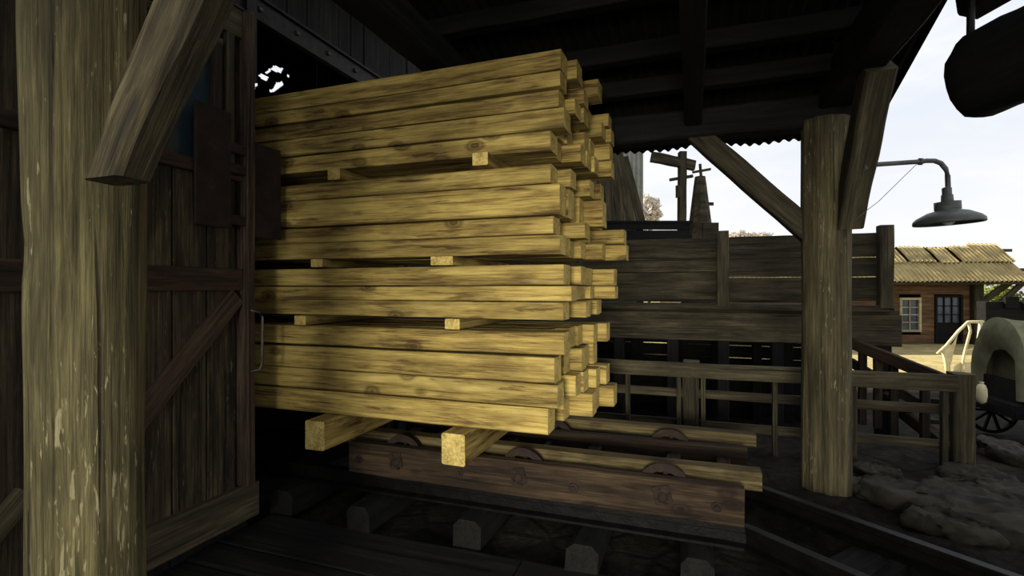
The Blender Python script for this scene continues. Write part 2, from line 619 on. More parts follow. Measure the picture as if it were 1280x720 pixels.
for u, s in ((-1.28, 1), (-.29, 1), (.68, 1), (-1.62, .6), (.1, .7), (-.75, .7), (1.0, .6)):
    bm = bmesh.new()
    mt = Matrix.Translation(CL(u, .182, .29)) @ R90
    if s == 1:
        bm_box(bm, -.055, .055, -.045, .07, -.004, .012, .004, mt @ Matrix.Rotation(.25, 4, 'Z'))
        bm_lathe(bm, [(.034, .0), (.034, .02), (.02, .032)], 8, mt)
        for a in range(4):
            bm_lathe(bm, [(.012, .0), (.012, .022)], 6, mt @ Matrix.Translation((.045 * math.cos(a * 1.57 + .5), .05 * math.sin(a * 1.57 + .5), 0)))
    else:
        bm_lathe(bm, [(.035, .0), (.033, .008), (.018, .01), (.016, .022)], 8, mt @ Matrix.Translation((0, -.02, 0)))
    under(finish('axle_plate' if s == 1 else 'bolt', bm, 'rust', cart), sb)

# ------------------------------------------------------------------ rails and ties
DV = Vector((.525, -.851, 0))


def rail(name, v, uk, label, far_len):
    k = SF(uk, v, .002)
    pts = [SF(-6.5, v, .002), SF(uk - .12, v, .002), k + (DV * .02), k + DV * .12, k + DV * far_len]
    prof = [(-.055, 0), (.055, 0), (.055, .018), (.016, .034), (.016, .092), (.037, .104), (.037, .136), (.03, .142), (-.03, .142), (-.037, .136),
            (-.037, .104), (-.016, .092), (-.016, .034), (-.055, .018)]
    bm = bmesh.new()
    rings = []
    for i, p in enumerate(pts):
        d = (pts[min(i + 1, len(pts) - 1)] - pts[max(i - 1, 0)])
        d.z = 0
        d.normalize()
        s = Vector((-d.y, d.x, 0))
        rings.append([bm.verts.new(p + s * a + Vector((0, 0, b))) for a, b in prof])
    n = len(prof)
    for i in range(len(rings) - 1):
        for j in range(n):
            bm.faces.new((rings[i][j], rings[i][(j + 1) % n], rings[i + 1][(j + 1) % n], rings[i + 1][j]))
    bm.faces.new(rings[0][::-1])
    bm.faces.new(rings[-1])
    return tag(finish(name, bm, 'rail'), label, 'rail', 'cart track rails')


rail('track_rail', .284, 1.16, 'dark steel rail on the near side of the cart track', 2.4)
rail('track_rail', 1.15, 1.15, 'dark steel rail on the far side of the cart track, beside the stones', 3.2)
tie_names = ['first tie block from the left, half lost in shadow by the door foot', 'second tie block from the left, below the left bearer',
             'third tie block from the left, below the right bearer', 'fourth tie block from the left, below the cart beam',
             'fifth tie block from the left, at the bottom edge']
for i, u in enumerate((-2.25, -1.47, -.62, .2, .88)):
    o = beam('track_tie', SF(u, .03 - .05 * (i % 2), -.118), SF(u, 1.35, -.118), .2, .232, 'dark', segs=8, rough=.02, ch=.22)
    tag(o, 'dark rounded ' + tie_names[i], 'railway tie', 'ties under the cart track')
for i, (a, b) in enumerate(((.42, 'near the bend'), (1.25, 'past the bend'))):
    k = SF(1.16, .284, -.13) + DV * a
    s = Vector((.851, .525, 0))
    o = beam('track_tie', k - s * .28, k + s * .95, .22, .25, 'dark', segs=8, rough=.02, ch=.15)
    tag(o, 'dark squared tie block between the two rails, %s' % b, 'railway tie', 'ties under the cart track')

# ------------------------------------------------------------------ floor boards and ground
bm = bmesh.new()
vv = -3.6
while vv < .0:
    w = random.uniform(.2, .3)
    x = -2.3
    while x < 1.6:
        L = random.uniform(1.4, 2.8)
        L = min(L, 1.75 - x)
        bm_beam(bm, L - .012, w - .016, .06, 6, .008, .12, 0, 0, Matrix.Translation((x, vv + w / 2, random.uniform(-.012, .006))))
        x += L
    vv += w
for f in bm.faces:
    f.material_index = 0
struct(finish('floor', bm, ['floor'], None, SM(0, 0, -.2)))


def sstep(a, b, x):
    t = max(0.0, min(1.0, (x - a) / (b - a)))
    return t * t * (3 - 2 * t)


KF = SF(1.15, 1.15, 0)


def gz(x, y):
    dx, dy = x - OX, y - OY
    u = CT * dx + ST * dy
    v = -ST * dx + CT * dy
    if u < 1.15:
        s = v - 1.15
    else:
        q = Vector((x, y, 0)) - KF
        s = q.dot(Vector((.851, .525, 0)))
        if q.dot(DV) < 0:
            s = max(s, v - 1.15)
    z = -.26 + .27 * sstep(.02, .4, s)
    z -= 1.02 * sstep(3.2, 4.2, v) * sstep(-.2, .4, s)
    b = .06 * noise.noise(Vector((x * 1.3, y * 1.3, 0))) + .035 * noise.noise(Vector((x * 4, y * 4, 5)))
    far = sstep(9, 14, y)
    z += b * (1 - far) * (.3 if s < .2 else 1)
    return z


bm = bmesh.new()
xs = [-14 + i * .5 for i in range(20)] + [-4 + i * .09 for i in range(int(12 / .09))] + [8 + i * .8 for i in range(30)] + [32 + i * 6 for i in range(16)]
ys = [-5 + i * .5 for i in range(12)] + [1 + i * .09 for i in range(int(7.5 / .09))] + [8.5 + i * .6 for i in range(25)] + [24 + i * 5 for i in range(18)]
g = [[bm.verts.new((x, y, gz(x, y))) for y in ys] for x in xs]
for i in range(len(xs) - 1):
    for j in range(len(ys) - 1):
        bm.faces.new((g[i][j], g[i + 1][j], g[i + 1][j + 1], g[i][j + 1]))
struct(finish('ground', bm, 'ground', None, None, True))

# flat stones beside the rails
stones = [(1110, 622, .26, 'low broad stone at the foot of the grey log post'), (1150, 632, .34, 'broad slab stone leaning below the fence end post'),
          (1205, 640, .3, 'flat stone in the middle of the stony bank'), (1248, 668, .38, 'brownish slab at the lower right, beside the rail'),
          (1260, 577, .3, 'mossy stone at the right edge below the wagon wheel'), (1222, 600, .26, 'flat stone right of the fence end post'),
          (1180, 612, .2, 'small stone just in front of the fence end post'), (1095, 596, .18, 'small pale stone right of the grey log post'),
          (1270, 622, .3, 'dark flat stone at the right edge, mid bank'), (1190, 668, .24, 'stone slab low on the bank near the far rail')]
for i, (px, py, r, lab) in enumerate(stones):
    Y = CZ * 640 / (py - 360)
    x = (px - 640) / 640 * Y
    z = gz(x, Y)
    bm = bmesh.new()
    bmesh.ops.create_icosphere(bm, subdivisions=4, radius=1)
    off = Vector((i * 7.7, 3.3, i))
    ang = random.uniform(0, 3)
    for q in bm.verts:
        d = q.co.copy()
        k = 1 + .35 * noise.noise(d * 1.3 + off) + .12 * noise.noise(d * 4 + off)
        q.co = Vector((d.x * r * k, d.y * r * .75 * k, max(-.12, min(.16, d.z * .4)) * r * 1.6 * k + .03 * noise.noise(d * 6 + off)))
    o = finish('flat_stone', bm, 'stone', None, Matrix.Translation((x, Y, z + .02)) @ Matrix.Rotation(ang, 4, 'Z') @ Matrix.Rotation(random.uniform(-.15, .15), 4, 'X'), True)
    tag(o, lab, 'stone', 'stones on the bank beside the rails')

# ------------------------------------------------------------------ log posts, ties, header, braces
o = log_post('log_post', (-1.442, 1.74, -.25), 3.9, .163, 'post', amp=.05, seed=2.1, facets=9,
             bumps=[(2.75, math.pi * 1.22, .06, .6), (2.0, math.pi * 1.22, -.05, .09), (1.75, math.pi * 1.22, .02, .2)])
tag(o, 'thick peeling yellow-brown log post in the left foreground before the barn door', 'post', 'roof posts')
o = log_post('log_post', (2.50, 4.08, -.1), 3.05, .175, 'post2', amp=.06, seed=8.4, facets=10)
tag(o, 'grey-brown log post at the right holding up the shed roof', 'post', 'roof posts')
bm = bmesh.new()
bp0 = Vector((-1.144 - .26, 1.5 + .126, 1.945 - .375))
bp1 = Vector((-1.144 + .774, 1.5 - .378, 1.945 + 1.125))
bmt = axis_mtx(bp0, bp1, (0, 0, 1), .18)
bm_beam(bm, (bp1 - bp0).length, .118, .132, 24, .016, .14, mtx=bmt)
gm = bm.verts[:] + bm.edges[:] + bm.faces[:]
cut = bmesh.ops.bisect_plane(bm, geom=gm, plane_co=(0, 0, 1.935), plane_no=(0, 0, 1), clear_inner=True)
ce = [e for e in cut['geom_cut'] if isinstance(e, bmesh.types.BMEdge)]
bmesh.ops.contextual_create(bm, geom=ce)
bmesh.ops.transform(bm, matrix=bmt.inverted(), verts=bm.verts[:])
tag(finish('diagonal_brace', bm, ['brace', 'old_end'], None, bmt),
    'heavy brown hewn brace rising right from the left log post', 'brace')
tag(beam('diagonal_brace', SF(1.76, 1.5, 2.06), SF(.86, 1.5, 2.98), .15, .17, 'old', rough=.008, segs=10),
    'long grey brace sloping up left from the right log post to the eave beam', 'brace')
tag(beam('diagonal_brace', SF(1.985, 1.36, 2.12), SF(1.985, .68, 3.05), .17, .2, 'old', rough=.01, segs=10),
    'thick brace leaning on the right log post up to the roof edge beam', 'brace')
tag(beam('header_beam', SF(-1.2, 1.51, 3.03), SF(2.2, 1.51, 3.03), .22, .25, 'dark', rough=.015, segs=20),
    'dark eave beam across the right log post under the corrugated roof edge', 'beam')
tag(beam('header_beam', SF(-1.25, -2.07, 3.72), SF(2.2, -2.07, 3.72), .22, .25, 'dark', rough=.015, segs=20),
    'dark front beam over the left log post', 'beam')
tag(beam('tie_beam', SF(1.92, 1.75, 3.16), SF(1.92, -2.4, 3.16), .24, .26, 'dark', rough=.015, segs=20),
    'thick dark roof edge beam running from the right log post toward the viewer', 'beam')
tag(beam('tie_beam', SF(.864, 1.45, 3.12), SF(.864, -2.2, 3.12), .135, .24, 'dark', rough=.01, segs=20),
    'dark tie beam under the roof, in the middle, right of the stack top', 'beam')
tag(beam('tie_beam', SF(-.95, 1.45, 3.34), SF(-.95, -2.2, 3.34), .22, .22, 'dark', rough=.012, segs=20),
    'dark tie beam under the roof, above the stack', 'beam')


def roof_z(v):
    return 3.24 + (1.51 - v) * .30


plab = ['dark purlin nearest the eave, under the shed roof', 'dark purlin second from the eave, under the shed roof', 'dark purlin third from the eave, under the shed roof',
        'dark purlin fourth from the eave, under the shed roof', 'dark purlin fifth from the eave, under the shed roof']
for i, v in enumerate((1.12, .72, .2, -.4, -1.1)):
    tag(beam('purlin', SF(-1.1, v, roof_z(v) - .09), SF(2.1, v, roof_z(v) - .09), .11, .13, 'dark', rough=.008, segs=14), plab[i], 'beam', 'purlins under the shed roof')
tag(beam('strut', SF(1.86, 1.3, 3.1), SF(1.86, 1.08, 3.42), .08, .08, 'dark', segs=4), 'short dark strut between right post head and the purlin', 'strut')
# roof sheets
slope = math.atan(.30)
mt = SM(-1.12, -2.5, roof_z(-2.5) + .03) @ Matrix.Rotation(-slope, 4, 'X')
struct(corrugated('roof', 3.52, 4.99, .085, .016, 'tin_dark', None, mt, ragged=.07, warp=.02))

box('skylight_block', -2.4, -.92, -2.9, 2.3, 4.75, 4.82, 'wallplank', None, 0, SM(0, 0, 0))['kind'] = 'structure'  # added slab, there to keep skylight off the wall and stack top
# ------------------------------------------------------------------ mill walls
def plank_wall(name, x0, x1, z0, z1, mat, mtx, holes=None, w0=.16, w1=.24, th=.04, hole_test=None):
    """vertical planks in local XZ, thickness along -Y"""
    bm = bmesh.new()
    x = x0
    while x < x1 - .02:
        w = min(random.uniform(w0, w1), x1 - x)
        spans = [(z0, z1)]
        for (hx0, hx1, hz0, hz1) in (holes or []):
            if x + w > hx0 + .01 and x < hx1 - .01:
                new = []
                for a, b in spans:
                    if hz0 > a and hz1 < b:
                        new += [(a, hz0), (hz1, b)]
                    elif hz0 <= a and hz1 < b and hz1 > a:
                        new.append((hz1, b))
                    elif hz0 > a and hz0 < b:
                        new.append((a, hz0))
                    elif hz1 <= a or hz0 >= b:
                        new.append((a, b))
                spans = new
        dy = random.uniform(-.008, .008)
        for a, b in spans:
            bm_box(bm, x + .003, x + w - .003, -th + dy, dy, a, b, .004)
        x += w
    return struct(finish(name, bm, mat, None, mtx))


# left wall lies in the plane u = -2.3, local X = +v ; thickness toward -u
def WM(u, v=0.0, z=0.0):
    m = Matrix.Rotation(TH + math.pi / 2, 4, 'Z')
    m.translation = SF(u, v, z)
    return m


# local +Y of WM points to -u, so thickness -th..0 would lie at +u; shift
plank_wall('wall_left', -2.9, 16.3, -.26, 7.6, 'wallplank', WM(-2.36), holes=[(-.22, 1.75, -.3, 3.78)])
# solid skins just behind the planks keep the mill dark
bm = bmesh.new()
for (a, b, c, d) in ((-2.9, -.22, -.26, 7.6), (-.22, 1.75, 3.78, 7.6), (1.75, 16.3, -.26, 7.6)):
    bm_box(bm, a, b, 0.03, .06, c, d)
struct(finish('wall_left_light_block', bm, 'wallplank', None, WM(-2.36)))
# far wall of the mill, with broken boards letting the sky through
hol = [((337, 87), (341, 82), (353, 86), (350, 92)), ((330, 91), (336, 86), (338, 88), (332, 93)), ((321, 95), (325, 92.5), (335, 97), (331, 101.5)), ((315, 103), (322, 104.5), (316, 112)),
       ((344, 104), (352, 102), (353, 107), (345, 113), (338, 116), (335, 113), (341, 111)), ((358, 94), (361, 93), (361, 97), (358, 97))]


def inside(p, poly):
    s = None
    c = False
    n = len(poly)
    for i in range(n):
        (x1, y1), (x2, y2) = poly[i], poly[(i + 1) % n]
        if (y1 > p[1]) != (y2 > p[1]) and p[0] < (x2 - x1) * (p[1] - y1) / (y2 - y1) + x1:
            c = not c
    return c


HV0, HV1, HZ0, HZ1 = 3.6, 6.0, 4.9, 6.7
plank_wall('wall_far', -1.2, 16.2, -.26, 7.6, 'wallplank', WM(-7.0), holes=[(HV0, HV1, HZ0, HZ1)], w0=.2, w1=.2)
hp = []
# the hole outlines, taken into the plane of the far wall
for poly in hol:
    q = []
    for (x, y) in poly:
        k = (x - 640) / 640
        u = -7.0
        vv = (k * (OY + ST * u) - OX - CT * u) / (-ST - k * CT)
        yy = OY + ST * u + CT * vv
        q.append((vv, CZ - (y - 360) / 640 * yy))
    hp.append(q)
bm = bmesh.new()
N1, N2 = 96, 72
a0 = -1.2 + .2 * math.floor((HV0 + 1.2) / .2)
a1 = -1.2 + .2 * math.ceil((HV1 + 1.2) / .2)
gv = {}
for i in range(N1):
    for j in range(N2):
        c = (a0 + (a1 - a0) * (i + .5) / N1, HZ0 + (HZ1 - HZ0) * (j + .5) / N2)
        if any(inside(c, q) for q in hp):
            continue
        fs = []
        for (di, dj) in ((0, 0), (1, 0), (1, 1), (0, 1)):
            kk = (i + di, j + dj)
            if kk not in gv:
                gv[kk] = bm.verts.new((a0 + (a1 - a0) * kk[0] / N1, -.02, HZ0 + (HZ1 - HZ0) * kk[1] / N2))
            fs.append(gv[kk])
        bm.faces.new(fs)
struct(finish('wall_far_broken_boards', bm, 'wallplank', None, WM(-7.0)))
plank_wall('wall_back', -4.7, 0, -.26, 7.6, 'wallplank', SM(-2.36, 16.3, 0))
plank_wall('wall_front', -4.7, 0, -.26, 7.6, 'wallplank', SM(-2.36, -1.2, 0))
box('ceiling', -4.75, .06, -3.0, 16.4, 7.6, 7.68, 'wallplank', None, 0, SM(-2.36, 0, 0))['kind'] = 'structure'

# ------------------------------------------------------------------ sliding door
door = empty('barn_door', SF(-2.22, -1.1, -.05), TH + math.pi / 2)
tag(door, 'tall dark plank barn door with red battens standing open left of the stack', 'door')


# local: X = v+1.1, Y = -(u+2.22), Z = z+.05 ; the visible face is at y negative
def dbox(name, v0, v1, y0, y1, z0, z1, mat, bev=.006, parent=door):
    return box(name, v0 + 1.1, v1 + 1.1, y0, y1, z0 + .05, z1 + .05, mat, parent, bev)


bm = bmesh.new()
x = -2.1
while x < -.42:
    w = min(random.uniform(.2, .27), -.42 - x)
    bm_box(bm, x + 1.1 + .005, x + w + 1.1 - .005, -.0, .035, .2, 2.5, .006)
    if x < -1.2 or x > -.62:
        bm_box(bm, x + 1.1 + .005, x + w + 1.1 - .005, -.0, .035, 2.5, 3.62, .006)
    x += w
finish('plank_panel', bm, 'doorplank', door)


def dbeam(name, va, za, vb, zb, w, th, mat, y=-.02):
    return beam(name, (va + 1.1, y, za + .05), (vb + 1.1, y, zb + .05), th, w, mat, door, segs=8, rough=.004, ch=.1)


dbeam('bottom_rail', -2.1, .075, -.275, .075, .25, .06, 'old', -.03)
dbeam('middle_rail', -2.1, 1.68, -.41, 1.68, .155, .05, 'red')
dbeam('upper_rail', -2.1, 2.42, -.41, 2.42, .085, .05, 'red')
dbeam('top_rail', -2.1, 3.5, -.41, 3.5, .2, .05, 'old')
dbeam('diagonal_batten', -1.5, .45, -.44, 1.56, .13, .045, 'red')
stile = dbeam('stile', -.37, .2, -.37, 3.6, .14, .07, 'red')
dbeam('lower_batten', -2.05, .2, -1.65, .62, .11, .045, 'old')
# window in the upper half
dbeam('window_frame', -.60, 2.48, -.60, 3.32, .055, .06, 'red')
dbeam('window_frame', -1.22, 2.48, -1.22, 3.32, .055, .06, 'old')
dbeam('window_frame', -1.24, 3.30, -.575, 3.30, .055, .06, 'old')
dbeam('window_frame', -.50, 2.48, -.50, 3.4, .04, .07, 'old')
dbox('window_pane', -1.24, -.6, .005, .015, 2.46, 3.32, 'pane')
# rusted hasp
dbox('hasp_plate', -.80, -.525, -.075, -.055, 2.03, 2.83, 'rust')
dbox('hasp_plate', -.37, -.085, -.085, -.065, 1.99, 2.68, 'rust')
for z in (2.06, 2.42, 2.56):
    dbox('hasp_bar', -.55, -.33, -.078, -.058, z, z + .07, 'rust')
# handle, strap and bolts
bm = bmesh.new()
y = -.06
vh = -.35
bm_tube(bm, [(vh + 1.1 - .05, y, 1.52), (vh + 1.1 + .02, y - .06, 1.50), (vh + 1.1 + .03, y - .075, 1.46), (vh + 1.1 + .03, y - .075, 1.12), (vh + 1.1 + .02, y - .06, 1.08), (vh + 1.1 - .05, y, 1.06)], .011, 8)
under(finish('pull_handle', bm, 'bolt', door, None, True), stile)
dbox('handle_plate', -.37, -.32, -.064, -.055, 1.0, 1.56, 'iron', .003)
dbox('hanger_strap', -.39, -.30, -.068, -.055, 3.12, 3.9, 'iron', .003)
for z in (1.72, 1.545, 1.005, .26, 2.98, 3.3, 3.6):
    bm = bmesh.new()
    bm_lathe(bm, [(.021, 0), (.019, .012), (.01, .02)], 8, Matrix.Translation((-.36 + 1.1, -.068 if z > 3.1 else -.056, z + .05)) @ R90)
    under(finish('bolt', bm, 'bolt', door), stile)

# track over the opening
tr = empty('door_track', SF(-2.2, 0, 3.62), TH + math.pi / 2)
tag(tr, 'dark bolted steel sliding door track running above the mill opening', 'track')
tplate = box('track_plate', -2.2, 2.2, -.01, .03, 0, .16, 'iron', tr, .004)
box('track_flange', -2.2, 2.2, -.035, .02, .15, .175, 'iron', tr, .004)
box('track_flange', -2.2, 2.2, -.035, .02, -.02, .005, 'iron', tr, .004)
for i in range(8):
    bm = bmesh.new()
    bm_lathe(bm, [(.022, 0), (.02, .014), (.01, .02)], 8, Matrix.Translation((-1.0 + i * .38, -.012, .08)) @ R90)
    under(finish('bolt', bm, 'bolt', tr), tplate)

# ------------------------------------------------------------------ yard fence in front of the platform
fence = empty('yard_fence', SF(.84, 2.45, 0), TH)
tag(fence, 'low grey wooden fence with thick end post behind the log post', 'fence')


def FL(u, v, z):
    return Vector((u - .84, v - 2.45, z))


for u in (-1.4, .84, 3.12):
    beam('fence_post', FL(u, 2.45, -.12), FL(u, 2.45, .86), .16, .17, 'grey', fence, segs=6, rough=.008)
for a, b in ((-1.4, .84), (.84, 3.06)):
    beam('top_rail', FL(a, 2.36, .775), FL(b, 2.36, .775), .05, .15, 'grey', fence, segs=8)
    beam('middle_rail', FL(a, 2.46, .52), FL(b, 2.46, .52), .04, .085, 'grey', fence, segs=8)
    beam('lower_rail', FL(a, 2.46, .2), FL(b, 2.46, .2), .04, .085, 'grey', fence, segs=8)
for u in (-.6, .2, .72, .96, 1.62, 2.28, 2.98):
    beam('fence_stake', FL(u, 2.40, -.1), FL(u, 2.40, .72), .045, .07, 'grey', fence, segs=4)

# ------------------------------------------------------------------ loading platform behind
PV = 5.42
plat = empty('loading_platform', SF(1.29, PV, -1), TH)
tag(plat, 'raised grey timber loading platform with boarded sides behind the fence', 'platform')


def PL(u, v, z):
    return Vector((u - 1.29, v - PV, z + 1))


def pbeam(name, u0, u1, z0, z1, dv=0.0, th=.05, mat='grey', rough=.008):
    return beam(name, PL(u0, PV + dv, (z0 + z1) / 2), PL(u1, PV + dv, (z0 + z1) / 2), th, z1 - z0, mat, plat, segs=10, rough=rough)


for u0, u1 in ((-1.4, 1.24), (1.34, 3.36)):
    lo = u0 < 0
    pbeam('side_board', u0, u1, 2.07, 2.41)
    pbeam('side_board', u0, u1, 1.79 if not lo else 1.88, 2.055)
    pbeam('side_board', u0, u1, 1.44, 1.772 if not lo else 1.865)
for u in (1.29, 3.41):
    beam('side_post', PL(u, PV - .08, 1.34), PL(u, PV - .08, 2.5), .17, .19, 'grey', plat, segs=5)
pbeam('sill_beam', -1.5, 3.5, 1.28, 1.37, -.08, .16)
pbeam('rim_beam', -1.5, 3.6, .80, 1.24, -.05, .14)
# deck
bm = bmesh.new()
for i in range(13):
    bm_beam(bm, 5.1, .22, .06, 6, .006, .1, 0, 0, Matrix.Translation(PL(-1.5, PV + .1 + i * .24, 1.27)))
for f in bm.faces:
    f.material_index = 0
finish('deck', bm, ['grey'], plat)
for u in (-1.2, -.3, .55, 1.3, 2.05, 2.6, 3.4):
    beam('platform_post', PL(u, PV - .02, -1.05), PL(u, PV - .02, .8), .17, .17, 'dark', plat, segs=4)
    beam('platform_post', PL(u, PV + 2.6, -1.05), PL(u, PV + 2.6, 1.23), .17, .17, 'dark', plat, segs=4)
beam('cross_brace', PL(-1.1, PV + .1, .75), PL(-.4, PV + .1, -.8), .06, .1, 'dark', plat)
# slatted back under the deck (gaps let the sunny ground show)
for z, h in ((-1.02, .27), (-.75, .268), (-.48, .268), (-.21, .268), (.06, .268), (.32, .245), (.58, .25), (.86, .268), (1.13, .268)):
    beam('back_slat', PL(-1.5, PV + 2.75, z), PL(3.5, PV + 2.75, z), .03, h, 'dark', plat, segs=6)
# back boards above the deck
for i in range(4):
    z = 1.45 + i * .27
    beam('back_board', PL(-1.5, PV + 2.8, z), PL(3.4, PV + 2.8, z), .04, .25 if i != 1 else .22, 'grey', plat, segs=6)

# stairs at the right end
st = empty('yard_stairs', SF(3.6, PV - .3, -.1), TH)
tag(st, 'dark timber stairs with handrail going down right from the platform', 'stairs')
A = SF(3.45, PV + .3, 0)
stinv = Matrix.Rotation(-TH, 4, 'Z')


def TL(p):
    return stinv @ (Vector(p) - st.location)


def spt(px, py, Y):
    return TL(PX(px, py, Y))


beam('handrail', spt(1055, 425, 7.3), spt(1196, 482, 6.2), .09, .15, 'cart', st, segs=6)
beam('stringer', spt(1062, 452, 7.35), spt(1150, 505, 6.6), .08, .12, 'cart', st, segs=6)
beam('stringer', spt(1120, 510, 7.0), spt(1178, 556, 6.3), .08, .14, 'cart', st, segs=6)
for px, y0, y1, Y in ((1078, 438, 530, 7.1), (1097, 446, 535, 6.95), (1117, 455, 545, 6.8), (1156, 470, 560, 6.45)):
    beam('baluster', spt(px, y1, Y), spt(px, y0, Y), .09, .09, 'cart', st, segs=3)
for i in range(5):
    px, py, Y = 1082 + i * 20, 478 + i * 15, 7.25 - i * .16
    beam('tread', spt(px, py, Y), spt(px + 26, py + 1, Y - .05), .3, .05, 'cart', st, segs=2)

# ------------------------------------------------------------------ tin shed wall, leaning planks, rim
sw = empty('tin_shed', PX(803, 300, 12.6) * 1 + Vector((0, 0, -3.6)), 0)
tag(sw, 'pale corrugated tin shed wall standing behind the stack on the left', 'shed')
mt = Matrix.Translation((-1.55, 0, 0)) @ Matrix.Rotation(math.pi / 2, 4, 'X')
M['tin_green'] = blotch('weathered tin', (.20, .20, .15), (.34, .34, .27), 2, .8, .0, .1)
corrugated('front_wall', 1.55, 7.2, .11, .018, 'tin_green', sw, mt)
mt = Matrix.Translation((0, 0, 0)) @ Matrix.Rotation(math.pi / 2, 4, 'Z') @ Matrix.Rotation(math.pi / 2, 4, 'X')
corrugated('side_wall', 1.0, 7.2, .11, .018, 'tin_green', sw, mt)
box('back_wall', -1.5, 0, 1.0, 1.04, 0, 7.2, 'wallplank', sw)
lean = ['leftmost', 'second', 'third', 'fourth', 'rightmost']
for i in range(5):
    b = PX(745 + i * 13 + 5, 279, 12.2)
    tpt = PX(752 + i * 7, 176 + 5 * i, 12.5)
    o = beam('leaning_plank', b, tpt, .2, .04, 'grey', up=(0, -1, 0), segs=5)
    tag(o, 'grey plank leaning on the tin shed, %s of the fan' % (lean[i] if i in (0, 4) else lean[i] + ' from the left'), 'plank', 'planks leaning on the tin shed')
# raised dock left of the platform
dock = empty('upper_dock', PX(800, 300, 12.1), 0)
tag(dock, 'dark raised timber dock carrying the leaning planks, behind the platform boards', 'dock')
for i, (y0, y1) in enumerate(((276, 287), (288, 301))):
    a = PX(720, (y0 + y1) / 2, 12.1) - dock.location
    b = PX(862, (y0 + y1) / 2, 12.1) - dock.location
    beam('dock_board', a, b, .06, (y1 - y0) / 640 * 12.1, 'dark', dock, segs=6)
a = PX(720, 279, 12.3) - dock.location
b = PX(862, 279, 12.3) - dock.location
beam('dock_deck', a, b, .5, .05, 'dark', dock, segs=6)
for px in (740, 800, 856):
    a = PX(px, 500, 12.3) - dock.location
    b = PX(px, 285, 12.3) - dock.location
    beam('dock_post', a, b, .14, .14, 'dark', dock, segs=4)

# post with a bracket roof arm, telegraph-like
ap = empty('awning_post', PX(852, 300, 12.6), 0)
tag(ap, 'thin grey post with a short awning arm against the sky', 'post')


def LP(o, px, py, Y):
    return PX(px, py, Y) - o.location


beam('post', LP(ap, 852, 310, 12.6), LP(ap, 853, 190, 12.6), .18, .18, 'old', ap, segs=8, rough=.015)
beam('arm', LP(ap, 814, 196, 12.6), LP(ap, 868, 207, 12.6), .16, .23, 'old', ap, segs=8, rough=.015)
beam('cross_arm', LP(ap, 837, 225, 12.6), LP(ap, 866, 220, 12.6), .07, .07, 'old', ap, segs=4)
beam('peg', LP(ap, 848, 232, 12.55), LP(ap, 848, 247, 12.55), .11, .11, 'old', ap, segs=2)
# tapered tower with a cross
tw = empty('tapered_tower', PX(875, 300, 13.6), 0)
tag(tw, 'tapered grey wooden tower with a cross on top, behind the platform', 'tower')
bm = bmesh.new()
r0, r1 = 17 / 640 * 13.6, 6.5 / 640 * 13.6
zb, zt = -4.2, (300 - 221) / 640 * 13.6
bm_lathe(bm, [(r0 * 1.6, zb), (r0, -.1), (r0 * .8, .5), (r1 * 1.25, zt - .25), (r1, zt)], 10)
finish('tower_body', bm, 'old', tw)
beam('cross_post', (.03, 0, zt), (.0, 0, zt + .34), .06, .06, 'old', tw, segs=2)
beam('cross_arm', (-.2, 0, zt + .12), (.28, 0, zt + .2), .06, .06, 'old', tw, segs=2)
box('tower_base', -.05, .36, -.35, .3, -.15, .42, 'old', tw)
beam('peg', (.17, -.05, .95), (.33, -.05, .95), .08, .08, 'old', tw, segs=2)

# ------------------------------------------------------------------ gooseneck lamp
lamp = empty('gooseneck_lamp', PX(1082, 206, 3.62), 0)
tag(lamp, 'grey gooseneck barn lamp with wide shade on the right log post brace', 'lamp')


def LL(px, py):
    return PX(px, py, 3.62) - lamp.location


pts = [LL(1079, 206.5), LL(1090, 206), LL(1120, 204), LL(1150, 202), LL(1158, 201), LL(1168, 201), LL(1176, 204), LL(1182, 211), LL(1184.5, 220), LL(1185, 232), LL(1185, 244)]
tube('lamp_arm', pts, .0165, 'enamel', lamp, 12)
s = 3.62 / 640
bm = bmesh.new()
bm_lathe(bm, [(9 * s, -.03), (9 * s, 0.0), (5 * s, .015), (5 * s, .03)], 14, Matrix.Translation(LL(1081, 206.5)) @ Matrix.Rotation(math.pi / 2, 4, 'Y'))
finish('wall_flange', bm, 'enamel', lamp)
c = LL(1185, 268)
bm = bmesh.new()
mt = Matrix.Translation(c) @ Matrix.Rotation(-.05, 4, 'Y')
prof = [(41, -12), (42, -11), (41.5, -7), (37, -3), (24, 3), (15, 5), (13.5, 6), (13.5, 15.5), (6.5, 16), (6, 24), (5, 25), (5, 33), (3, 34)]
inner = [(3, 3.0), (14, 2.5), (25, 1), (36, -5), (40, -11.5), (41, -12)]
bm_lathe(bm, [(r * s * (.86 if r > 14 else 1), z * s) for r, z in inner + prof[1:]], 40, mt)
shade = finish('lamp_shade', bm, 'enamel', lamp, None, True)
bm = bmesh.new()
bm_lathe(bm, [(.5 * s, -14 * s), (4 * s, -13 * s), (7 * s, -9 * s), (7.5 * s, -5 * s), (5 * s, 0), (4 * s, 3 * s)], 16, mt)
under(finish('bulb', bm, 'bulb', lamp, None, True), shade)
bm = bmesh.new()
bm_lathe(bm, [(3.6 * s, -2 * s), (4.4 * s, -1 * s), (4.4 * s, 2 * s), (3.6 * s, 3 * s)], 12, Matrix.Translation(LL(1150, 202)) @ Matrix.Rotation(math.pi / 2, 4, 'Y'))
finish('arm_collar', bm, 'enamel', lamp)
tube('stay_wire', [LL(1146, 205), LL(1098, 252), LL(1068, 275)], .0022, 'enamel', lamp, 5)

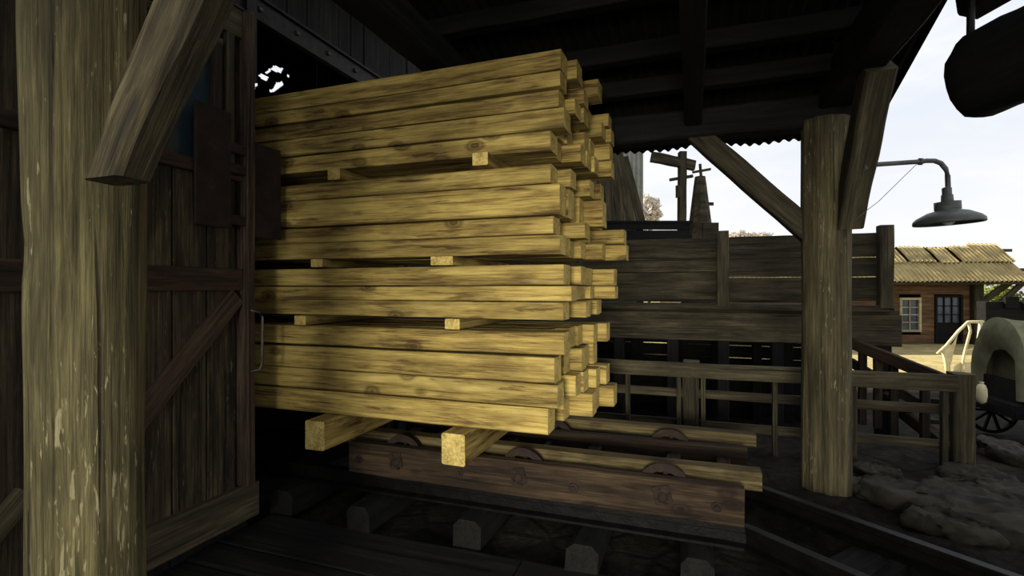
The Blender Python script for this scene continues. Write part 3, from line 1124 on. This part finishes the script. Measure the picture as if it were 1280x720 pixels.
# ------------------------------------------------------------------ hanging log at the upper right
o = PX(1208, 103, 2.6)
bm = bmesh.new()
d0 = Vector((.10, -1.5, .03))
segs, n = 26, 22
rings = []
for i in range(segs + 1):
    q = i / segs
    e = math.sqrt(max(0, 1 - (1 - min(1, (q + .005) / .05)) ** 2)) if q < .045 else 1
    ring = []
    for j in range(n):
        a = 2 * math.pi * j / n
        r = .195 * (.25 + .75 * e) * (1 + .10 * noise.noise(Vector((math.cos(a) * 1.5, math.sin(a) * 1.5, q * 5))) + .05 * noise.noise(Vector((math.cos(a) * 5, math.sin(a) * 5, q * 14))))
        ring.append(bm.verts.new((q * 1.6, r * .9 * math.cos(a), r * 1.08 * math.sin(a))))
    rings.append(ring)
for i in range(segs):
    for j in range(n):
        bm.faces.new((rings[i][j], rings[i][(j + 1) % n], rings[i + 1][(j + 1) % n], rings[i + 1][j]))
bm.faces.new(rings[0][::-1])
bm.faces.new(rings[-1])
hl = finish('hanging_log', bm, 'dark', None, axis_mtx(o, o + d0), True)
tag(hl, 'thick dark round-ended log hanging at the upper right corner', 'log')
tag(tube('hanger_rod', [PX(1213, 62, 2.6), PX(1214, -40, 2.6)], .017, 'iron'), 'thin iron rod holding the log at the upper right', 'rod')
tag(beam('eave_board', PX(1206, -2, 2.75), PX(1206, -2, 2.75) + Vector((.25, -1.0, .12)), .15, .22, 'dark', rough=.01),
    'dark end of a board at the top edge above the hanging log', 'board')

# ------------------------------------------------------------------ far house
HY = 24.0
hs = empty('brown_house', (20.2, HY, -1.15), 0)
tag(hs, 'small brown timber house with a yellowish corrugated tin roof, far right', 'house')


def HP(px, py, Y=HY):
    return PX(px, py, Y) - hs.location


def wz(py, Y=HY):
    return CZ - (py - 360) / 640 * Y + 1.15


def wx(px, Y=HY):
    return (px - 640) / 640 * Y - 20.2


# front wall of siding boards with two openings
bm = bmesh.new()
openings = [(wx(1124), wx(1151), wz(415), wz(372)), (wx(1168), wx(1203), wz(429), wz(369))]
z = 0
while z < wz(340):
    z2 = z + .19
    segsx = [(wx(860), wx(1222))]
    for a, b, c, d in openings:
        if z2 > c + .02 and z < d - .02:
            ns = []
            for p, q in segsx:
                if a > p and b < q:
                    ns += [(p, a), (b, q)]
                else:
                    ns.append((p, q))
            segsx = ns
    for p, q in segsx:
        bm_box(bm, p, q, 0, .05 + random.uniform(0, .02), z + .008, z2, .004)
    z = z2
finish('front_wall', bm, 'siding', hs)
box('side_wall', wx(1222) - .06, wx(1222), .02, 4.5, 0, wz(345), 'siding', hs)
box('side_wall', wx(860), wx(860) + .06, .02, 4.5, 0, wz(345), 'siding', hs)
box('back_wall', wx(860), wx(1222), 4.4, 4.5, 0, wz(345), 'siding', hs)


def window(parent, a, b, c, d, nx, nz, mat, door=False):
    fr = .11
    bm = bmesh.new()
    for (x0, x1, z0, z1) in ((a, a + fr, c, d), (b - fr, b, c, d), (a + fr, b - fr, c, c + fr), (a + fr, b - fr, d - fr, d)):
        bm_box(bm, x0, x1, -.06, .05, z0, z1, .006)
    zlo = c + fr if not door else c + (d - c) * .42
    for i in range(1, nx):
        x = a + fr + (b - a - 2 * fr) * i / nx
        bm_box(bm, x - .02, x + .02, 0, .04, zlo, d - fr, 0)
    for i in range(0 if door else 1, nz):
        zz = zlo + (d - fr - zlo) * i / nz
        bm_box(bm, a + fr, b - fr, 0, .04, zz - .02, zz + .02, 0)
    f = finish('door_frame' if door else 'window_frame', bm, mat, parent)
    if door:
        box('door_leaf', a + fr, b - fr, .02, .06, c, zlo, 'dark', f)
    box('pane', a + fr, b - fr, .05, .06, zlo, d - fr, 'housepane', f, 0)


window(hs, *openings[0], 2, 4, 'cream')
window(hs, *openings[1], 3, 3, 'dark', True)
# roof in two courses of tin
ez, rz_ = wz(352), wz(307)
run = 1.9
pitch = math.atan2(rz_ - ez - .05, run)
sl = math.hypot(run, rz_ - ez)
Y0 = -.9
for k, (a, b, s0, s1, dz) in enumerate(((860, 1268, 0, .56, 0.0), (860, 1136, .5, 1.0, .04), (1139, 1172, .52, 1.0, .06), (1177, 1203, .5, .98, .04), (1205, 1236, .52, 1.02, .05), (1232, 1271, .5, 1.06, .09))):
    L = wx(b) - wx(a)
    mt = Matrix.Translation((wx(a), Y0 + s0 * run, ez + s0 * (rz_ - ez) + dz)) @ Matrix.Rotation(pitch, 4, 'X')
    corrugated('roof_sheet', L, sl * (s1 - s0), .21, .05, 'tin', hs, mt, ragged=.06, warp=.03)
mt = Matrix.Translation((wx(860), Y0 + run, rz_)) @ Matrix.Rotation(-.25, 4, 'X')
corrugated('rear_roof', wx(1270) - wx(860), 4.0, .15, .03, 'tin', hs, mt)
box('roof_deck', wx(860), wx(1266), .03, sl * .97, -.10, -.07, 'old', hs, 0, Matrix.Translation((0, Y0, ez)) @ Matrix.Rotation(pitch, 4, 'X'))
box('fascia', wx(860), wx(1265), Y0 + .08, Y0 + .14, ez - .14, ez - .02, 'old', hs)
beam('ridge_beam', (wx(1050), Y0 + run, rz_ - .15), (wx(1290), Y0 + run, rz_ - .15), .12, .14, 'old', hs)
beam('eave_beam', (wx(1050), Y0 + run * .5, ez + .55), (wx(1290), Y0 + run * .5, ez + .55), .12, .16, 'old', hs)
beam('corner_post', (wx(1218), -.12, 0), (wx(1218), -.12, wz(347)), .45, .3, 'grey', hs)
beam('knee_brace', (wx(1224), -.1, wz(378)), (wx(1256), -.4, wz(350)), .16, .26, 'old', hs)
beam('knee_brace', (wx(1227), -.3, wz(394)), (wx(1266), -.6, wz(350)), .16, .22, 'old', hs)

# dark crate stack between house and wagon, bush, hill, trees
cr = empty('dark_wagon_box', PX(1258, 404, 17), 0)
tag(cr, 'dark box-shaped cart body beside the house, above the canvas wagon', 'cart')
box('body', -.68, 1.3, 0, .35, -.7, .72, 'dark', cr)
box('end_board', -.1, .35, -.08, 0, .5, .88, 'dark', cr)
box('end_board', .5, .85, -.08, 0, .45, .85, 'dark', cr)
for dx in (-.3, .9):
    box('leg', dx - .06, dx + .06, .1, .22, -1.55, -.7, 'dark', cr)


def foliage(name, center, r, n, mat, leaf=.06, squash=(1, 1, 1)):
    bm = bmesh.new()
    for i in range(n):
        d = Vector((random.gauss(0, 1), random.gauss(0, 1), random.gauss(0, 1))).normalized()
        k = r * (random.random() ** .4)
        c = Vector((d.x * squash[0], d.y * squash[1], d.z * squash[2])) * k
        c += noise.noise_vector(c * 2 / r) * r * .25
        a = Vector((random.gauss(0, 1), random.gauss(0, 1), random.gauss(0, 1))).normalized()
        b = a.orthogonal().normalized()
        s = leaf * random.uniform(.6, 1.4)
        e = a.cross(b)
        vs = [bm.verts.new(c + e * s), bm.verts.new(c + b * s * .5), bm.verts.new(c - e * s), bm.verts.new(c - b * s * .5)]
        bm.faces.new(vs)
    return bm


def bush(name, px, py, Y, r, mat, label, cat, n=900, leaf=.08, squash=(1, 1, 1), trunk=True, ground=-1.0):
    c = PX(px, py, Y)
    e = empty(name, (c.x, c.y, ground))
    tag(e, label, cat)
    finish('foliage', foliage(name, c, r, n, mat, leaf, squash), mat, e, Matrix.Translation((0, 0, c.z - ground)))
    if trunk:
        tube('trunk', [(0, 0, -.05), (.05, 0, (c.z - ground) * .5), (0, 0, c.z - ground)], [.12 * r, .1 * r, .04 * r], 'old', e, 8)
    return e


bush('yellow_green_bush', 1246, 378, 29, 1.1, 'leaf', 'sunlit yellow-green bush right of the house brace', 'bush', 1200, .13)
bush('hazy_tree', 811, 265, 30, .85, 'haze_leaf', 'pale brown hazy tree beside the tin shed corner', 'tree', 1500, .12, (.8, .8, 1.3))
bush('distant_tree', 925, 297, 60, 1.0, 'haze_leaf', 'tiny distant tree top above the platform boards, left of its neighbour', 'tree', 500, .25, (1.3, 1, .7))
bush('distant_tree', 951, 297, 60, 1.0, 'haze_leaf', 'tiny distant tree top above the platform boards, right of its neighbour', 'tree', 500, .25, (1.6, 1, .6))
bm = bmesh.new()
gg = []
for i in range(41):
    row = []
    for j in range(9):
        x = 70 + i * 4
        y = 100 + j * 12
        h = 4.6 * sstep(90, 150, x) * math.sin(math.pi * j / 8) * (1 + .3 * noise.noise(Vector((x * .05, y * .05, 0))))
        row.append(bm.verts.new((x, y, -1.2 + h)))
    gg.append(row)
for i in range(40):
    for j in range(8):
        bm.faces.new((gg[i][j], gg[i + 1][j], gg[i + 1][j + 1], gg[i][j + 1]))
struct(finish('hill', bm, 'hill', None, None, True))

# ------------------------------------------------------------------ covered wagon
wl = PX(1248, 505, 8.6)
wagon = empty('covered_wagon', (wl.x, wl.y, -1.0), math.radians(-12))
tag(wagon, 'covered wagon with grey-green canvas top at the right edge', 'wagon')
bedz = wl.z + 1.0
hw = .62
Lw = 2.6
bm = bmesh.new()
n = 18
nr = 12
rings = []
for i in range(nr + 1):
    q = i / nr
    sag = 1 - .05 * abs(math.sin(q * math.pi * 3))
    ring = []
    for j in range(n + 1):
        a = math.pi * j / n
        yy = math.cos(a) * hw * sag
        zz = bedz + .16 + (1.30 * sag) * max(0.0, math.sin(a)) ** .55
        ring.append(bm.verts.new((q * Lw, yy + .01 * noise.noise(Vector((q * 5, j, 0))), zz)))
    rings.append(ring)
for i in range(nr):
    for j in range(n):
        bm.faces.new((rings[i][j], rings[i][j + 1], rings[i + 1][j + 1], rings[i + 1][j]))
cover = finish('canvas_cover', bm, 'canvas', wagon, None, True)
# puckered end with an arch opening
bm = bmesh.new()
prev = None
for ri, (k, dx) in enumerate(((1.0, 0.0), (.9, -.07), (.78, -.05), (.66, .02), (.60, .05))):
    ring = []
    for j in range(n + 1):
        a = math.pi * j / n
        wv = .012 * math.sin(j * 5.1) if ri else 0
        ring.append(bm.verts.new((dx + wv, math.cos(a) * hw * k, bedz + .16 + 1.30 * (k if ri < 1 else k * .97) * max(0.0, math.sin(a)) ** .55)))
    if prev:
        for j in range(n):
            bm.faces.new((prev[j], prev[j + 1], ring[j + 1], ring[j]))
    prev = ring
finish('canvas_end', bm, 'canvas', wagon, None, True)
bm = bmesh.new()
pv = []
for j in range(n + 1):
    a = math.pi * j / n
    pv.append(bm.verts.new((.25, math.cos(a) * hw * .9, bedz + .16 + 1.15 * max(0.0, math.sin(a)) ** .55)))
bm.faces.new(pv)
finish('inner_curtain', bm, 'canvas', wagon)
box('tailboard', .02, .08, -hw * .8, hw * .8, bedz + .05, bedz + .45, 'dark', wagon)
box('wagon_bed', -.15, Lw, -hw, hw, bedz - .12, bedz + .1, 'dark', wagon)
box('side_board', 0, Lw, -hw - .04, -hw, bedz + .0, bedz + .24, 'dark', wagon)
box('side_board', 0, Lw, hw, hw + .04, bedz + .0, bedz + .24, 'dark', wagon)
beam('tongue', (-1.3, .1, bedz + .0), (.1, 0, bedz - .03), .1, .09, 'dark', wagon)
for (x, y) in ((.35, -hw - .12), (.35, hw + .12), (2.0, -hw - .12), (2.0, hw + .12)):
    bm = bmesh.new()
    mt = Matrix.Translation((x, y, .42)) @ R90
    bm_lathe(bm, [(.36, -.03), (.42, -.03), (.42, .03), (.36, .03), (.36, -.03)], 32, mt, False, False)
    bm_lathe(bm, [(.07, -.08), (.07, .08)], 12, mt)
    for k in range(10):
        bm_box(bm, .05, .37, -.02, .02, -.018, .018, 0, mt @ Matrix.Rotation(k * math.pi / 5, 4, 'Z'))
    finish('wagon_wheel', bm, 'dark', wagon)

# pale cloth on a bent pole frame in front of the wagon
FY = 16.0
cf = empty('cloth_frame', PX(1205, 490, FY), 0)
tag(cf, 'sunlit pale cloth strips hung on a bent pole frame left of the wagon', 'frame')


def C2(px, py, dy=0.0):
    return PX(px, py, FY) - cf.location + Vector((0, dy, 0))


tube('frame_pole', [C2(1172, 442), C2(1183, 432), C2(1198, 414), C2(1210, 402.5), C2(1229, 402)], .045, 'cloth', cf, 8)
tube('frame_pole', [C2(1226, 402), C2(1222, 436), C2(1219, 498)], .05, 'cloth', cf, 8)
tube('frame_pole', [C2(1211, 404), C2(1213, 414), C2(1206, 440), C2(1202, 462), C2(1206, 500)], .038, 'cloth', cf, 8)
tube('frame_pole', [C2(1178, 436), C2(1183, 455), C2(1185, 500)], .05, 'cloth', cf, 8)


def cloth_piece(name, poly):
    bm = bmesh.new()
    vs = [bm.verts.new(C2(x, y, .03 * math.sin(i * 2.1))) for i, (x, y) in enumerate(poly)]
    f = bm.faces.new(vs)
    bmesh.ops.triangulate(bm, faces=[f])
    bmesh.ops.subdivide_edges(bm, edges=bm.edges[:], cuts=3, use_grid_fill=True)
    for q in bm.verts:
        q.co.y += .05 * noise.noise(q.co * 5)
    return finish(name, bm, 'cloth', cf, None, True)


cloth_piece('cloth_strip', [(1178, 432), (1190, 431), (1196, 418), (1192, 440), (1188, 462), (1190, 478), (1180, 478), (1182, 455)])
cloth_piece('cloth_strip', [(1206, 436), (1216, 436), (1222, 430), (1222, 440), (1214, 444), (1207, 441)])
cloth_piece('cloth_strip', [(1192, 458), (1202, 452), (1205, 464), (1198, 474), (1190, 476)])
cloth_piece('cloth_panel', [(1206, 453), (1222, 452), (1220, 485), (1214, 494), (1206, 488)])
bs = empty('pale_sack', PX(1227, 500, 8.2), 0)
tag(bs, 'small pale rolled sack by the wagon corner', 'sack')
bm = bmesh.new()
bm_lathe(bm, [(.02, -.06), (.06, -.02), (.075, .08), (.07, .18), (.05, .24), (.02, .26)], 14)
finish('sack_body', bm, 'cloth', bs, None, True)
bm = bmesh.new()
bm_lathe(bm, [(.03, .24), (.022, .26), (.035, .29)], 12)
finish('sack_neck', bm, 'cloth', bs, None, True)

# ------------------------------------------------------------------ world, lights, camera
w = bpy.data.worlds.new('sky')
scene.world = w
w.use_nodes = True
nt = w.node_tree
nt.nodes.clear()
N = nt.nodes.new
out = N('ShaderNodeOutputWorld')
bg = N('ShaderNodeBackground')
nt.links.new(bg.outputs[0], out.inputs[0])
tc = N('ShaderNodeTexCoord')
mp = N('ShaderNodeMapping')
mp.inputs['Scale'].default_value = (1.0, 1.0, 3.2)
nt.links.new(tc.outputs['Generated'], mp.inputs[0])
no = N('ShaderNodeTexNoise')
no.inputs['Scale'].default_value = 2.6
no.inputs['Detail'].default_value = 7
no.inputs['Roughness'].default_value = .58
nt.links.new(mp.outputs[0], no.inputs['Vector'])
cr_ = N('ShaderNodeValToRGB')
cr_.color_ramp.elements[0].position = .40
cr_.color_ramp.elements[0].color = (.72, .79, .92, 1)
cr_.color_ramp.elements[1].position = .60
cr_.color_ramp.elements[1].color = (.96, .97, 1.0, 1)
nt.links.new(no.outputs['Fac'], cr_.inputs[0])
sx = N('ShaderNodeSeparateXYZ')
nt.links.new(tc.outputs['Generated'], sx.inputs[0])
hz = N('ShaderNodeValToRGB')
hz.color_ramp.elements[0].position = .0
hz.color_ramp.elements[0].color = (1, 1, 1, 1)
hz.color_ramp.elements[1].position = .42
hz.color_ramp.elements[1].color = (0, 0, 0, 1)
nt.links.new(sx.outputs[2], hz.inputs[0])
mx = N('ShaderNodeMix')
mx.data_type = 'RGBA'
nt.links.new(hz.outputs[0], mx.inputs[0])
nt.links.new(cr_.outputs[0], mx.inputs[6])
mx.inputs[7].default_value = (1.0, 1.0, 1.0, 1)
nt.links.new(mx.outputs[2], bg.inputs[0])
bg.inputs[1].default_value = 1.03


def lamp_obj(name, kind, loc, target, **kw):
    d = bpy.data.lights.new(name, kind)
    for k, v in kw.items():
        setattr(d, k, v)
    o = bpy.data.objects.new(name, d)
    COL.objects.link(o)
    o.location = loc
    o.rotation_euler = (Vector(target) - Vector(loc)).to_track_quat('-Z', 'Y').to_euler()
    return o


S = Vector((-.70, .52, .52))
lamp_obj('sun', 'SUN', S * 30, (0, 0, 0), energy=11.5, angle=.01, color=(1.0, .93, .76))
lamp_obj('soft_daylight', 'AREA', (-1.25, -4.0, 1.6), (.5, 3.5, 1.0), energy=46, shape='RECTANGLE', size=1.6, size_y=1.2, color=(1.0, .97, .88), spread=math.radians(40))

cam = bpy.data.cameras.new('camera')
cam.sensor_width = 36
cam.lens = 18
cam.clip_end = 500
co = bpy.data.objects.new('camera', cam)
COL.objects.link(co)
co.location = (0, 0, CZ)
co.rotation_euler = (math.pi / 2, 0, 0)
scene.camera = co
scene.view_settings.view_transform = 'Standard'
scene.view_settings.look = 'None'
